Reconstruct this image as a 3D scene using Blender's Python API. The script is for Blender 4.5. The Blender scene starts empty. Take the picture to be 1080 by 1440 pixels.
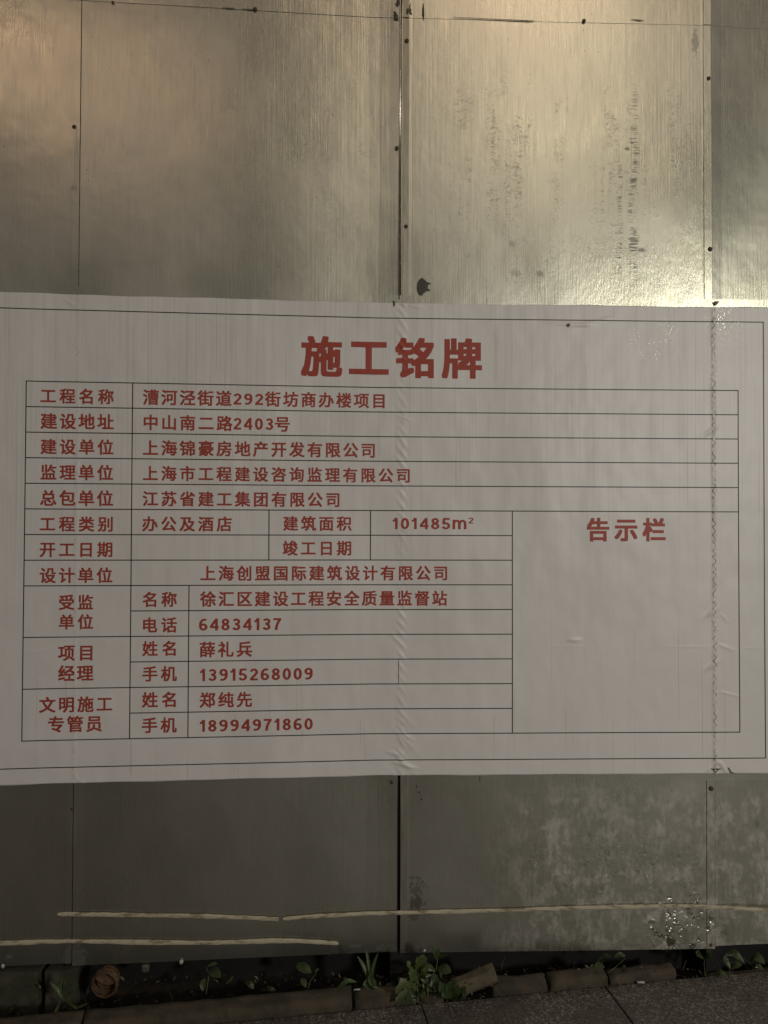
import bpy, bmesh, math, random
from mathutils import Vector, Matrix, noise as mn
R = random.Random(7)
S = bpy.context.scene
COL = S.collection

# ------------------------------------------------------------------ camera
F_PX = 1090.0
YAW, PITCH, ROLL = 0.03037573, 0.01778085, 0.00314241
CAM = Vector((0, -2.9, 1.5))
_cy, _sy, _cp, _sp = math.cos(YAW), math.sin(YAW), math.cos(PITCH), math.sin(PITCH)
FWD = Vector((_sy*_cp, _cy*_cp, _sp))
_r0 = Vector((_cy, -_sy, 0)); _u0 = _r0.cross(FWD)
RGT = _r0*math.cos(ROLL) + _u0*math.sin(ROLL)
UPV = _u0*math.cos(ROLL) - _r0*math.sin(ROLL)
cd = bpy.data.cameras.new('camera'); co = bpy.data.objects.new('camera', cd); COL.objects.link(co)
m = Matrix((RGT, UPV, -FWD)).transposed().to_4x4(); m.translation = CAM
co.matrix_world = m
cd.sensor_fit = 'VERTICAL'; cd.sensor_height = 36; cd.lens = F_PX/1440*36
cd.clip_start = 0.05; cd.clip_end = 500
S.camera = co

# ------------------------------------------------------------------ light
W = bpy.data.worlds.new('World'); S.world = W; W.use_nodes = True
nt = W.node_tree; nt.nodes.clear()
sky = nt.nodes.new('ShaderNodeTexSky'); sky.sky_type = 'NISHITA'; sky.sun_disc = False
sky.sun_elevation = math.radians(-2.0); sky.sun_rotation = math.radians(0)
hs = nt.nodes.new('ShaderNodeBackground'); hs.inputs['Strength'].default_value = 0.12
nt.links.new(sky.outputs[0], hs.inputs['Color'])
gl = nt.nodes.new('ShaderNodeBackground')      # even light-polluted city glow
gl.inputs['Color'].default_value = (1.0, 0.91, 0.81, 1); gl.inputs['Strength'].default_value = 0.070
ad = nt.nodes.new('ShaderNodeAddShader'); wo = nt.nodes.new('ShaderNodeOutputWorld')
nt.links.new(hs.outputs[0], ad.inputs[0]); nt.links.new(gl.outputs[0], ad.inputs[1]); nt.links.new(ad.outputs[0], wo.inputs[0])

def street_or_fill_light(loc, power, col, size):
    l = bpy.data.lights.new('street_or_fill_light', 'AREA'); l.shape = 'DISK'; l.size = size; l.energy = power; l.color = col
    o = bpy.data.objects.new('street_or_fill_light', l); COL.objects.link(o); o.location = loc
    d = Vector((0.1, 0, 1.6)) - Vector(loc); o.rotation_euler = d.to_track_quat('-Z', 'Y').to_euler()
street_or_fill_light((5.25, -9.0, 4.75), 36, (1.0, 0.94, 0.68), 0.35)
street_or_fill_light((-3.4, -9.0, 8.15), 17, (1.0, 0.64, 0.40), 0.5)
street_or_fill_light((2.6, -8.0, 10.4), 54, (1.0, 0.70, 0.47), 3.2)
street_or_fill_light((2.9, -9.0, 7.8), 36, (1.0, 0.83, 0.60), 2.8)  # added broad fill that brightens the upper sheets
street_or_fill_light((4.0, -6.2, 2.65), 168, (1.0, 0.96, 0.89), 0.6)  # added fill light for the banner, not a known lamp

S.view_settings.view_transform = 'Standard'; S.view_settings.look = 'None'
S.view_settings.exposure = 0; S.view_settings.gamma = 1
S.view_settings.use_curve_mapping = False

# ------------------------------------------------------------------ wall form
KX = (-1.7, -1.12, 0.05, 1.28, 1.7); KY = (-.1132, -.0654, 0, 0, -.0009)
def wall_y(X):
    if X <= KX[0]: return KY[0]
    for i in range(4):
        if X <= KX[i+1]:
            t = (X-KX[i])/(KX[i+1]-KX[i]); return KY[i]*(1-t)+KY[i+1]*t
    return KY[4]
def buckle(X, z):
    return 0.0016*math.sin(X*3.1+z*1.3) * math.sin(z*2.2+0.7) + 0.0009*math.sin(X*7.3-1+z*2.9)
def ray(px, py): return FWD + RGT*((px-540)/F_PX) + UPV*((720-py)/F_PX)
def hit(px, py):                       # photo pixel -> (X, z) on the hoarding
    d = ray(px, py); X = 0
    for _ in range(20):
        t = (wall_y(X)+2.9)/d.y; X = t*d.x
    return X, 1.5+t*d.z
def on_y(px, py, Y):                   # photo pixel -> point on a vertical plane
    d = ray(px, py); return CAM + d*((Y+2.9)/d.y)
def on_z(px, py, z):
    d = ray(px, py); return CAM + d*((z-1.5)/d.z)

# ------------------------------------------------------------------ node helpers
class N:
    def __init__(s, name):
        s.m = bpy.data.materials.new(name); s.m.use_nodes = True; s.t = s.m.node_tree; s.t.nodes.clear()
        s.out = s.n('ShaderNodeOutputMaterial'); s.b = s.n('ShaderNodeBsdfPrincipled')
        s.t.links.new(s.b.outputs[0], s.out.inputs[0]); s.co = s.n('ShaderNodeTexCoord').outputs['Object']
        s.sep = None
    def n(s, ty): return s.t.nodes.new(ty)
    def L(s, v, sock):
        if isinstance(v, bpy.types.NodeSocket): s.t.links.new(v, sock)
        else: sock.default_value = v
    def xyz(s):
        if not s.sep:
            s.sep = s.n('ShaderNodeSeparateXYZ'); s.L(s.co, s.sep.inputs[0])
        return s.sep.outputs
    def map(s, scale, loc=(0, 0, 0), rot=(0, 0, 0)):
        k = s.n('ShaderNodeMapping'); s.L(s.co, k.inputs[0]); k.inputs['Scale'].default_value = scale
        k.inputs['Location'].default_value = loc; k.inputs['Rotation'].default_value = rot; return k.outputs[0]
    def noise(s, scale, detail=2, rough=.5, loc=(0, 0, 0), sc=1.0, dist=0, rot=(0, 0, 0)):
        k = s.n('ShaderNodeTexNoise'); s.L(s.map(scale, loc, rot), k.inputs['Vector']); k.inputs['Scale'].default_value = sc
        k.inputs['Detail'].default_value = detail; k.inputs['Roughness'].default_value = rough
        k.inputs['Distortion'].default_value = dist; return k.outputs['Fac']
    def vor(s, scale, loc=(0, 0, 0), out='Distance'):
        k = s.n('ShaderNodeTexVoronoi'); s.L(s.map(scale, loc), k.inputs['Vector']); k.inputs['Scale'].default_value = 1
        return k.outputs[out]
    def M(s, op, a, b=0.0, c=0.0, clamp=False):
        k = s.n('ShaderNodeMath'); k.operation = op; k.use_clamp = clamp
        s.L(a, k.inputs[0]); s.L(b, k.inputs[1]); s.L(c, k.inputs[2]); return k.outputs[0]
    def ss(s, v, a, b, lo=0.0, hi=1.0):        # smooth ramp a..b -> lo..hi
        k = s.n('ShaderNodeMapRange'); k.interpolation_type = 'SMOOTHSTEP'
        if a > b: a, b, lo, hi = b, a, hi, lo
        s.L(v, k.inputs[0]); k.inputs[1].default_value = a; k.inputs[2].default_value = b
        k.inputs[3].default_value = lo; k.inputs[4].default_value = hi; return k.outputs[0]
    def mul(s, *a):
        r = a[0]
        for x in a[1:]: r = s.M('MULTIPLY', r, x)
        return r
    def mix(s, f, a, b):
        k = s.n('ShaderNodeMix'); k.data_type = 'RGBA'; s.L(f, k.inputs[0])
        for v, i in ((a, 6), (b, 7)):
            s.L(v if isinstance(v, bpy.types.NodeSocket) else (*v, 1), k.inputs[i])
        return k.outputs[2]
    def fmix(s, f, a, b):
        k = s.n('ShaderNodeMix'); s.L(f, k.inputs[0]); s.L(a, k.inputs[2]); s.L(b, k.inputs[3]); return k.outputs[0]
    def bump(s, h, dist, strength=1.0, prev=None):
        k = s.n('ShaderNodeBump'); s.L(h, k.inputs['Height']); k.inputs['Distance'].default_value = dist
        s.L(strength, k.inputs['Strength'])
        if prev: s.L(prev, k.inputs['Normal'])
        return k.outputs[0]
    def set(s, **kw):
        nm = dict(col='Base Color', rough='Roughness', metal='Metallic', normal='Normal', spec='Specular IOR Level',
                  coat='Coat Weight', coatr='Coat Roughness', an='Anisotropic', anr='Anisotropic Rotation', coatn='Coat Normal', sub='Subsurface Weight')
        for k, v in kw.items():
            if isinstance(v, tuple) and len(v) == 3: v = (*v, 1)
            s.L(v, s.b.inputs[nm[k]])
        return s.m
    def box(s, x0, x1, z0, z1, e=0.08):         # soft box mask in wall coordinates
        X, Y, Z = s.xyz()
        return s.mul(s.ss(X, x0-e, x0+e), s.ss(X, x1+e, x1-e), s.ss(Z, z0-e, z0+e), s.ss(Z, z1+e, z1-e))

SMUDGE = [(726, 384, 15, 11, .36, 2.6), (760, 385, 13, 9, .40, 2.6), (720, 343, 10, 8, .32, 2.6), (883, 209, 9, 6, .6, 1.5), (890, 336, 14, 7, .6, 1.5), (903, 352, 13, 6, .6, 1.5),
          (893, 326, 6, 9, .5, 1), (585, 1270, 26, 22, .8, 3), (586, 1248, 18, 26, .7, 5), (583, 1291, 20, 18, .7, 3), (546, 1334, 26, 10, .7, 3), (105, 1345, 26, 26, .6, 4),
          (808, 1304, 7, 26, .4, 1), (837, 1306, 6, 26, .4, 1), (795, 1322, 4, 28, .25, 1), (888, 1292, 4, 13, .45, 1), (881, 1291, 4, 12, .4, 1), (931, 1294, 8, 24, .5, 1.5), (908, 1290, 5, 11, .4, 1),
          (682, 1318, 7, 24, .3, 1), (891, 1329, 34, 5, .4, 2), (850, 1327, 30, 5, .35, 2), (970, 1285, 12, 5, .8, 1), (108, 230, 8, 90, .2, 1), (1018, 60, 9, 60, .3, 2), (978, 60, 10, 40, .4, 3),
          (500, 1330, 22, 4, .3, 2), (395, 1325, 12, 3, .3, 1), (104, 1160, 6, 60, .3, 2), (105, 265, 10, 10, .3, 1), (1066, 1160, 6, 14, .5, 2)]
def metal_mat():
    s = N('brushed_galvanised_sheet'); X, Y, Z = s.xyz()
    brush = s.noise((420, 1, 7), 3, .6)
    brush2 = s.noise((150, 1, 2.5), 2, .5, (3, 0, 1))
    weave = s.noise((9, 1, 240), 2, .6)
    blot = s.noise((1.7, 1, 1.3), 4, .55, (2, 0, 5))
    fine = s.noise((900, 1, 900), 1, .5)
    streak = s.noise((60, 1, 3.5), 5, .7, (7, 0, 2))
    patch = s.noise((10, 1, 9), 5, .68, (1, 0, 9), dist=.35)
    # dark squiggle / tick marks, gathered in upright columns on the two middle sheets
    colm = s.ss(s.noise((17, 1, .9), 3, .6, (4.3, 0, 0)), .42, .58)
    tick = s.ss(s.noise((62, 1, 120), 4, .72, (0, 0, 3), dist=1.4), .51, .60)
    clump = s.ss(s.noise((9, 1, 6), 3, .6, (8, 0, 1)), .42, .56)
    reg = s.M('ADD', s.box(.30, 1.33, 2.32, 3.20, .12), s.mul(s.box(-.40, .12, 2.35, 3.2, .12), .45))
    ticks = s.mul(colm, tick, clump, reg)
    # the ladder-like column
    cx = s.M('ADD', X, s.mul(s.M('SUBTRACT', s.noise((1, 1, 9), 2, .5), .5), .05))
    lad = s.mul(s.ss(s.M('ABSOLUTE', s.M('SUBTRACT', cx, 1.035)), .026, .009), s.ss(Z, 2.36, 2.5), s.ss(Z, 3.30, 3.0),
                s.ss(s.noise((16, 1, 210), 2, .6, (0, 0, 6), dist=.4), .47, .60), s.ss(s.noise((30, 1, 8), 2, .5, (2, 0, 2)), .36, .52))
    lad2 = s.mul(s.ss(s.M('ABSOLUTE', s.M('SUBTRACT', cx, .985)), .012, .004), s.ss(Z, 2.4, 2.5), s.ss(Z, 2.95, 2.8),
                 s.ss(s.noise((20, 1, 190), 2, .6, (5, 0, 6)), .5, .6))
    dots = s.mul(s.ss(s.vor((26, 1, 22), (3, 0, 1)), .075, .04), s.ss(s.noise((3, 1, 3), 2, .5), .5, .6))
    sm = 0.0
    rag = s.noise((75, 1, 60), 4, .7, (1, 0, 4)); rag2 = s.noise((30, 1, 24), 3, .6, (6, 0, 4))
    for px, py, w, h, a, k in SMUDGE:
        x0, z0 = hit(px, py)
        dx = s.M('MULTIPLY', s.M('SUBTRACT', X, x0), 740/w); dz = s.M('MULTIPLY', s.M('SUBTRACT', Z, z0), 740/h)
        d = s.M('SQRT', s.M('ADD', s.mul(dx, dx), s.mul(dz, dz)))
        d = s.M('ADD', d, s.mul(s.M('SUBTRACT', s.M('ADD', rag, s.mul(rag2, .5)), .75), k))
        sm = s.M('MAXIMUM', sm, s.mul(s.ss(d, 1.25, .55), a))
    marks = s.M('MAXIMUM', s.M('MAXIMUM', s.mul(ticks, .44), s.mul(lad, .72)), s.M('MAXIMUM', s.mul(lad2, .6), s.mul(dots, .6)))
    marks = s.M('MAXIMUM', marks, sm)
    streaks = s.mul(s.ss(streak, .50, .75), .13)
    grime = s.M('MAXIMUM', marks, s.mul(streaks, s.ss(Z, 1.2, 2.6, .35, 1.0)), clamp=True)
    # dry residue on the lower right sheets
    low = s.mul(s.ss(Z, .62, .42), s.ss(X, .38, .75), .8)
    res = s.mul(low, s.ss(s.M('ADD', s.mul(patch, .6), s.mul(s.noise((60, 1, 26), 4, .7, (0, 0, 4)), .4)), .45, .61))
    splash = s.mul(s.M('ADD', s.mul(s.box(1.10, 1.32, -.12, .085, .10), 1.0), s.mul(s.box(.60, 1.3, .10, .32, .1), .22)),
                   s.ss(s.noise((36, 1, 34), 4, .7, (6, 0, 0)), .40, .68))
    splash = s.mul(splash, s.ss(s.noise((16, 1, 12), 3, .6, (2, 0, 2)), .34, .60))
    base = s.mix(s.ss(blot, .3, .7), (.575, .58, .50), (.645, .645, .575))
    base = s.mix(s.mul(s.ss(brush, .35, .75), .25), base, (.42, .40, .34))
    base = s.mix(s.mul(res, .8), base, (.78, .77, .70))
    base = s.mix(grime, base, (.022, .019, .012))
    metal = s.M('SUBTRACT', s.M('SUBTRACT', .93, s.mul(grime, .45)), s.mul(res, .22))
    rough = s.M('ADD', s.fmix(s.ss(blot, .35, .65), .26, .33), s.mul(s.M('SUBTRACT', brush, .5), .12))
    rough = s.M('ADD', rough, s.mul(res, .10)); rough = s.M('ADD', rough, s.mul(splash, -.08))
    rough = s.M('ADD', rough, s.mul(grime, .04), clamp=True)
    n1 = s.bump(s.noise((3.6, 1, 2.6), 4, .5, (3, 0, 8)), .010, .5)
    n1 = s.bump(brush, .0006, .35, n1)
    n2 = s.bump(brush2, .0012, .25, n1)
    n2 = s.bump(weave, .0005, .12, n2)
    hot = s.mul(s.box(.78, 1.33, 2.3, 2.62, .12), .8)             # hammered surface at the corner of the sheet
    n3 = s.bump(s.noise((130, 1, 34), 3, .6), .003, s.mul(hot, .35), n2)
    n3 = s.bump(s.noise((62, 1, 48), 3, .6, (3, 0, 3)), .026, s.mul(splash, 1.0), n3)
    n3 = s.bump(s.noise((21, 1, 17), 3, .6, (5, 0, 3)), .075, s.M('MULTIPLY', splash, 1.0, clamp=True), n3)
    n3 = s.bump(s.M('MAXIMUM', ticks, lad), .0006, .15, n3)
    tv = s.n('ShaderNodeCombineXYZ'); tv.inputs[0].default_value = 1.0     # grain runs upright
    s.L(tv.outputs[0], s.b.inputs['Tangent'])
    return s.set(col=base, metal=metal, rough=rough, normal=n3, an=.35)

def vinyl_mat():
    s = N('white_banner_vinyl'); X, Y, Z = s.xyz()
    drip = s.noise((95, 1, 1.1), 4, .65, (2, 0, 0)); drip2 = s.noise((260, 1, 2.4), 3, .6, (9, 0, 3))
    reach = s.ss(s.M('ADD', Z, s.mul(s.noise((60, 1, .5), 1, .5, (1, 0, 1)), .9)), 1.35, 2.55)
    f = s.M('ADD', s.mul(s.ss(drip, .46, .72), reach, .34), s.mul(s.ss(drip2, .5, .75), s.M('ADD', s.mul(reach, .3), .05)))
    f = s.M('ADD', f, s.mul(s.ss(s.noise((2.2, 1, 2.0), 5, .6), .42, .68), .16), clamp=True)
    c = s.mix(f, (.645, .63, .62), (.43, .41, .38))
    thin = s.mul(s.ss(s.noise((210, 1, .8), 2, .5, (5, 0, 5)), .66, .69), s.ss(s.noise((10, 1, 2.5), 2, .5, (5, 0, 8)), .46, .54))
    c = s.mix(s.mul(thin, .4), c, (.25, .22, .18))
    c = s.mix(s.mul(s.ss(s.vor((34, 1, 34)), .05, .03), .35), c, (.2, .18, .15))
    # dirt flecks and crease shadow, both painted into the folds over the joints
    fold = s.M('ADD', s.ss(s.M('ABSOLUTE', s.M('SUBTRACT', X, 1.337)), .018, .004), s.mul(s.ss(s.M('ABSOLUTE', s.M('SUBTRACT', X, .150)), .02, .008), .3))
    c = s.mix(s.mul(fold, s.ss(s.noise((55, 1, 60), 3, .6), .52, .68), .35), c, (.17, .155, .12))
    zz = s.M('PINGPONG', s.M('ADD', Z, s.mul(s.noise((1, 1, 25), 2, .5), .03)), .014)      # crease shadow painted as a dark line along the zigzag folds
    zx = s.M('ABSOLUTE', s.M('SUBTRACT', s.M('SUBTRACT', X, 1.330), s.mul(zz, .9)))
    crease_shade = s.mul(s.ss(zx, .0034, .0012), s.ss(s.noise((40, 1, 26), 3, .6, (3, 0, 0)), .40, .56), s.ss(s.noise((2, 1, 5), 2, .5, (3, 0, 7)), .35, .55, .35, 1.0))
    c = s.mix(s.mul(crease_shade, .95), c, (.14, .125, .10))
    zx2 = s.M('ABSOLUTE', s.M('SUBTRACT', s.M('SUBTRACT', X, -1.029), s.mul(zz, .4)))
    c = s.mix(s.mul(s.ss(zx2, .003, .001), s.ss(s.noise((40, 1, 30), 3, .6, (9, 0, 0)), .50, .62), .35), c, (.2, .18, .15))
    n = s.bump(s.noise((2.6, 1, 1.5), 3, .55, (5, 0, 5)), .05, .5)
    n = s.bump(s.noise((9, 1, 5), 3, .55, (5, 0, 9)), .006, .4, n)
    n = s.bump(s.noise((300, 1, 300), 2, .5), .0006, .12, n)
    n = s.bump(s.noise((120, 1, 3), 2, .5), .0008, .15, n)
    spot = s.M('ADD', s.box(1.02, 1.18, 2.14, 2.28, .035), s.mul(s.box(1.34, 1.56, 2.08, 2.32, .05), .7))
    spark = s.mul(spot, s.ss(s.noise((170, 1, 75), 3, .6, (2, 0, 7)), .52, .58))
    cn = s.bump(spark, .0005, .8)
    return s.set(col=c, rough=.45, spec=.45, normal=n, coat=s.mul(spark, .95), coatr=.09, coatn=cn)

def ink_mat(name, col, dark):
    s = N(name)
    f = s.ss(s.noise((110, 1, 2), 3, .6), .42, .7)
    c = s.mix(s.mul(f, .35), col, dark)
    return s.set(col=c, rough=.5, spec=.3)

def simple(name, c1, c2, scale=30, rough=.8, bd=.002, bs=.5, metal=0.0, lo=.38, hi=.66, anis=(1, 1, 1)):
    s = N(name); k = tuple(scale*a for a in anis)
    f = s.noise(k, 5, .62)
    c = s.mix(s.ss(f, lo, hi), c1, c2)
    g = s.noise(tuple(6*q for q in k), 3, .6, (4, 4, 4))
    n = s.bump(s.M('ADD', f, s.mul(g, .4)), bd, bs)
    return s.set(col=c, rough=rough, normal=n, metal=metal)

def paving_mat():
    s = N('speckled_paving')
    v = s.vor((190, 190, 190), (0, 0, 0), 'Color')
    sp = s.n('ShaderNodeSeparateColor'); s.L(v, sp.inputs[0])
    c = s.mix(s.ss(sp.outputs[0], .55, .95), (.072, .060, .052), (.22, .195, .17))
    c = s.mix(s.ss(sp.outputs[1], .72, .9), c, (.028, .020, .017))
    c = s.mix(s.mul(s.ss(s.noise((5, 5, 5), 5, .6), .42, .65), .6), c, (.034, .026, .020))
    n = s.bump(s.noise((210, 210, 210), 3, .7), .004, .7)
    return s.set(col=c, rough=.62, normal=n)

def leaf_mat(name, c1, c2):
    s = N(name); f = s.noise((60, 60, 60), 3, .6)
    return s.set(col=s.mix(s.ss(f, .35, .65), c1, c2), rough=.45, spec=.4, normal=s.bump(s.noise((160, 160, 160), 2), .001, .4))

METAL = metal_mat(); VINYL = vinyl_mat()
RED = ink_mat('red_ink', (.33, .056, .037), (.19, .030, .020)); BLACK = ink_mat('black_ink', (.022, .016, .013), (.05, .04, .03))
EDGE = simple('bright_metal_edge', (.85, .80, .66), (.6, .55, .45), 40, .25, .001, .2, 1.0)
BAND = simple('dull_folded_metal', (.34, .33, .28), (.44, .42, .36), 25, .42, .001, .3, .9, anis=(3, 1, .3))
RUST = simple('rusty_screw', (.055, .030, .018), (.10, .06, .035), 300, .75, .001, .5, .2)
TAR = simple('black_tar', (.030, .027, .018), (.055, .048, .032), 90, .55, .001, .4)
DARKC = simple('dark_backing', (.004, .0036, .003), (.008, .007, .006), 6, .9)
MOSSC = simple('mossy_concrete', (.030, .031, .018), (.058, .054, .037), 14, .9, .006, .8)
SOILM = simple('damp_soil', (.010, .0075, .005), (.026, .019, .013), 40, .95, .01, 1)
KERBM = simple('worn_kerb_stone', (.062, .046, .029), (.026, .023, .014), 11, .85, .006, .9)
BRICKM = simple('broken_pale_stone', (.095, .076, .048), (.05, .042, .027), 16, .85, .006, .9)
ASPH = simple('asphalt', (.035, .033, .031), (.065, .06, .055), 60, .85, .004, .8)
PAVE = paving_mat()
STRIP = simple('aged_pale_foam', (.42, .38, .28), (.17, .14, .09), 22, .8, .003, .6, anis=(1, 1, 4), lo=.47, hi=.68)
FLAKE = simple('torn_white_film', (.66, .64, .58), (.42, .38, .30), 40, .6)
LEAF = leaf_mat('weed_leaf', (.036, .056, .015), (.020, .035, .010)); LEAF2 = leaf_mat('yellow_green_leaf', (.070, .092, .030), (.045, .062, .02))
GRASSM = leaf_mat('grass_blade', (.055, .085, .028), (.035, .06, .018)); STEM = leaf_mat('weed_stem', (.11, .13, .05), (.07, .08, .03))
WICK = simple('orange_brown_wicker', (.085, .045, .018), (.038, .019, .008), 70, .7, .002, .7)
WHITE = simple('white_scrap', (.5, .48, .44), (.3, .28, .25), 40, .6)
TAPE = simple('clear_tape_on_metal', (.48, .465, .40), (.56, .54, .48), 60, .36, .001, .35, .9, anis=(1, 1, .3))

# ------------------------------------------------------------------ object helpers
def mesh_obj(name, verts, faces, mat, parent=None, smooth=False, mats=None):
    me = bpy.data.meshes.new(name); me.from_pydata([tuple(v) for v in verts], [], faces); me.update()
    me.materials.append(mat)
    if smooth: me.polygons.foreach_set('use_smooth', [True]*len(me.polygons))
    o = bpy.data.objects.new(name, me); COL.objects.link(o)
    if parent: o.parent = parent
    return o
def bm_obj(name, bm, mat, parent=None, smooth=False):
    me = bpy.data.meshes.new(name); bm.to_mesh(me); bm.free(); me.materials.append(mat)
    if smooth: me.polygons.foreach_set('use_smooth', [True]*len(me.polygons))
    o = bpy.data.objects.new(name, me); COL.objects.link(o)
    if parent: o.parent = parent
    return o
def empty(name, loc=(0, 0, 0)):
    o = bpy.data.objects.new(name, None); COL.objects.link(o); o.location = loc; o.empty_display_size = .1; return o
def tag(o, label=None, cat=None, group=None, kind=None):
    for k, v in (('label', label), ('category', cat), ('group', group), ('kind', kind)):
        if v: o[k] = v
    return o
def rebase(o, loc):                     # put a root mesh's origin at its base
    loc = Vector(loc); o.data.transform(Matrix.Translation(-loc)); o.location = loc
def grid_faces(nu, nv, off=0):
    return [(off+j*nu+i, off+j*nu+i+1, off+(j+1)*nu+i+1, off+(j+1)*nu+i) for j in range(nv-1) for i in range(nu-1)]

def slab_on_wall(X0, X1, z0, z1, front, thick, du=.04, extra=None):
    """closed thin plate following the hoarding; front = distance in front of the nominal wall plane"""
    nu = max(2, int((X1-X0)/du)+2); nv = max(2, int((z1-z0)/max(du, .04))+2)
    V = []
    for back in (0, 1):
        for j in range(nv):
            z = z0+(z1-z0)*j/(nv-1)
            for i in range(nu):
                X = X0+(X1-X0)*i/(nu-1)
                y = wall_y(X)+buckle(X, z)-front+back*thick
                if extra: y -= extra(X, z)
                V.append((X, y, z))
    n = nu*nv; Fc = grid_faces(nu, nv) + [tuple(reversed(f)) for f in grid_faces(nu, nv, n)]
    b = [i for i in range(nu)] + [nu*j+nu-1 for j in range(1, nv)] + [nu*(nv-1)+i for i in range(nu-2, -1, -1)] + [nu*j for j in range(nv-2, 0, -1)]
    for a, c in zip(b, b[1:]+b[:1]): Fc.append((c, a, a+n, c+n))
    return V, Fc

# ------------------------------------------------------------------ hoarding
fence = tag(empty('metal_hoarding'), 'tall hoarding of dull brushed metal sheets carrying the white notice banner', 'fence')
SEAM = [-3.50, -2.25, -1.027, .146, 1.337, 2.53, 3.72]
BOT = {}
for c in range(6):
    a, b = SEAM[c], SEAM[c+1]
    tilt = (0, .0015, -.001, .0, .0025, 0)[c]
    def ex(X, z, a=a, b=b, tilt=tilt, c=c):
        e = .0012*math.exp(-((X-a)/.02)**2) + .0010*math.exp(-((X-b)/.02)**2)
        if c == 4: e += .0015-.027*(1-math.exp(-(X-a)/.30))
        return tilt*(X-(a+b)/2) + e
    gapl = .0035 if c == 3 else .0006
    gapr = .002 if c == 2 else .0022 if c == 1 else .0006
    zb = (-.075, -.070, -.080, -.084, -.074, -.075)[c]
    V, Fc = slab_on_wall(a+gapl, b-gapr, zb, 3.45, 0, .0012, .04, ex)
    if c == 2 or c == 3:                # the joint opens towards the foot
        sgn = -1 if c == 2 else 1
        V = [((x + sgn*.0035*max(0, min(1, (.7-z)/.25)) if abs(x-.146) < .03 else x), y, z) for x, y, z in V]
    mesh_obj('metal_sheet', V, Fc, METAL, fence)
    V, Fc = slab_on_wall(a+gapl+.0004, b-gapr-.0004, 3.4225, 4.55, .0020 if c < 3 else .0015, .0012, .04, ex)
    mesh_obj('metal_sheet', V, Fc, METAL, fence)
# folded edges that stand slightly proud beside the joints
for X0, X1, fr in ((.1535, .178, .0034), (1.306, 1.3355, .0036), (-1.052, -1.0295, .0034), (2.50, 2.528, .0034), (-2.28, -2.252, .0034)):
    for z0, z1, f2 in ((-.07, 3.42, fr), (3.4235, 4.5, fr+(.0034 if X0 < 0 else .0018))):
        V, Fc = slab_on_wall(X0, X1, z0, z1, f2, .002, .02)
        mesh_obj('folded_edge', V, Fc, METAL if X0 > 1 else BAND if X0 > 0 else METAL, fence)
bm = bmesh.new(); bmesh.ops.create_cone(bm, segments=12, radius1=.0026, radius2=.0026, depth=2.12, cap_ends=True, matrix=Matrix.Translation((.1435, wall_y(.1435)-.0052, 3.41)))
bm_obj('edge_bead', bm, EDGE, fence, True)
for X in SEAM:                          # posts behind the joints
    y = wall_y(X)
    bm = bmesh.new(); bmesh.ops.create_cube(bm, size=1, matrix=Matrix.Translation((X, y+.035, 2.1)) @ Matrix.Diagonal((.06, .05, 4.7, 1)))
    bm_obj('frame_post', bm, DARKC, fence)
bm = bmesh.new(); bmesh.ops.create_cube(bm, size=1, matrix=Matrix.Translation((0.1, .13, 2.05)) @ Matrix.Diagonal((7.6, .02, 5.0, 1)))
bm_obj('light_blocker', bm, DARKC, fence)  # unseen board added to keep glow from behind out of the gap

def screw(px, py, r=.0075, mat=RUST):
    X, z = hit(px, py); y = wall_y(X)+buckle(X, z)-.0055
    bm = bmesh.new(); bmesh.ops.create_uvsphere(bm, u_segments=10, v_segments=6, radius=r, matrix=Matrix.Translation((X, y, z)) @ Matrix.Diagonal((1, .45, 1, 1)))
    bm_obj('screw', bm, mat, fence, True)
for a in [(821, 30), (572, 59, .0085), (558, 209), (571, 319), (996, 111), (998, 351, .009), (105, 179), (999, 1108, .009), (551, 1100, .006),
          (359, 14), (159, 4, .005), (999, 1328, .006), (102, 1137, .005), (590, 1114, .003), (586, 1106, .003), (593, 1124, .003)]:
    screw(*a)

def splat(px, py, w, h, seed, spikes=7, name='tar_stain', mat=TAR, irr=.28):
    """flat irregular blot lying on the sheet"""
    rr = random.Random(seed); X, z = hit(px, py); k = 370*1.0; n = 28
    V = [(X, wall_y(X)+buckle(X, z)-.0046-.0012, z)]
    ph = [rr.random()*6.28 for _ in range(3)]
    for i in range(n):
        a = 2*math.pi*i/n
        q = 1+irr*.5*math.sin(2*a+ph[0])+irr*.4*math.sin(3*a+ph[1])+irr*.35*math.sin(7*a+ph[2])
        if rr.random() < spikes/n*.6: q *= 1.35+rr.random()*.5
        x2, z2 = X+math.cos(a)*w/k/2*q, z+math.sin(a)*h/k/2*q
        V.append((x2, wall_y(x2)+buckle(x2, z2)-.0046, z2))
    return mesh_obj(name, V, [(0, 1+i, 1+(i+1) % n) for i in range(n)], mat, fence)
def blot(pts, name='tar_stain', mat=TAR):
    V = []
    for px, py in pts:
        X, z = hit(px, py); V.append((X, wall_y(X)+buckle(X, z)-.0047, z))
    return mesh_obj(name, V, [tuple(range(len(V)))], mat, fence)
blot([(590, 393), (593.2, 391), (593.4, 389), (594, 391.5), (597.5, 394), (600.5, 397), (607, 399.3), (602, 400), (601.5, 406), (606, 408.8), (601, 409), (596.5, 411.5), (594, 415.5), (591, 415.5), (588, 411.5), (586.5, 405), (587, 398)])
for i, a in enumerate([(556.5, 24, 6, 11), (573, 18, 8, 17), (561, 5, 8, 7), (595, 17, 3, 20)]): splat(*a, 30+i)
splat(943, 1324, 9, 11, 90, 3)                       # rusty hole near the foot
SCR = simple('thin_dirt_line', (.10, .09, .06), (.22, .2, .15), 120, .7, metal=.4)
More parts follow.
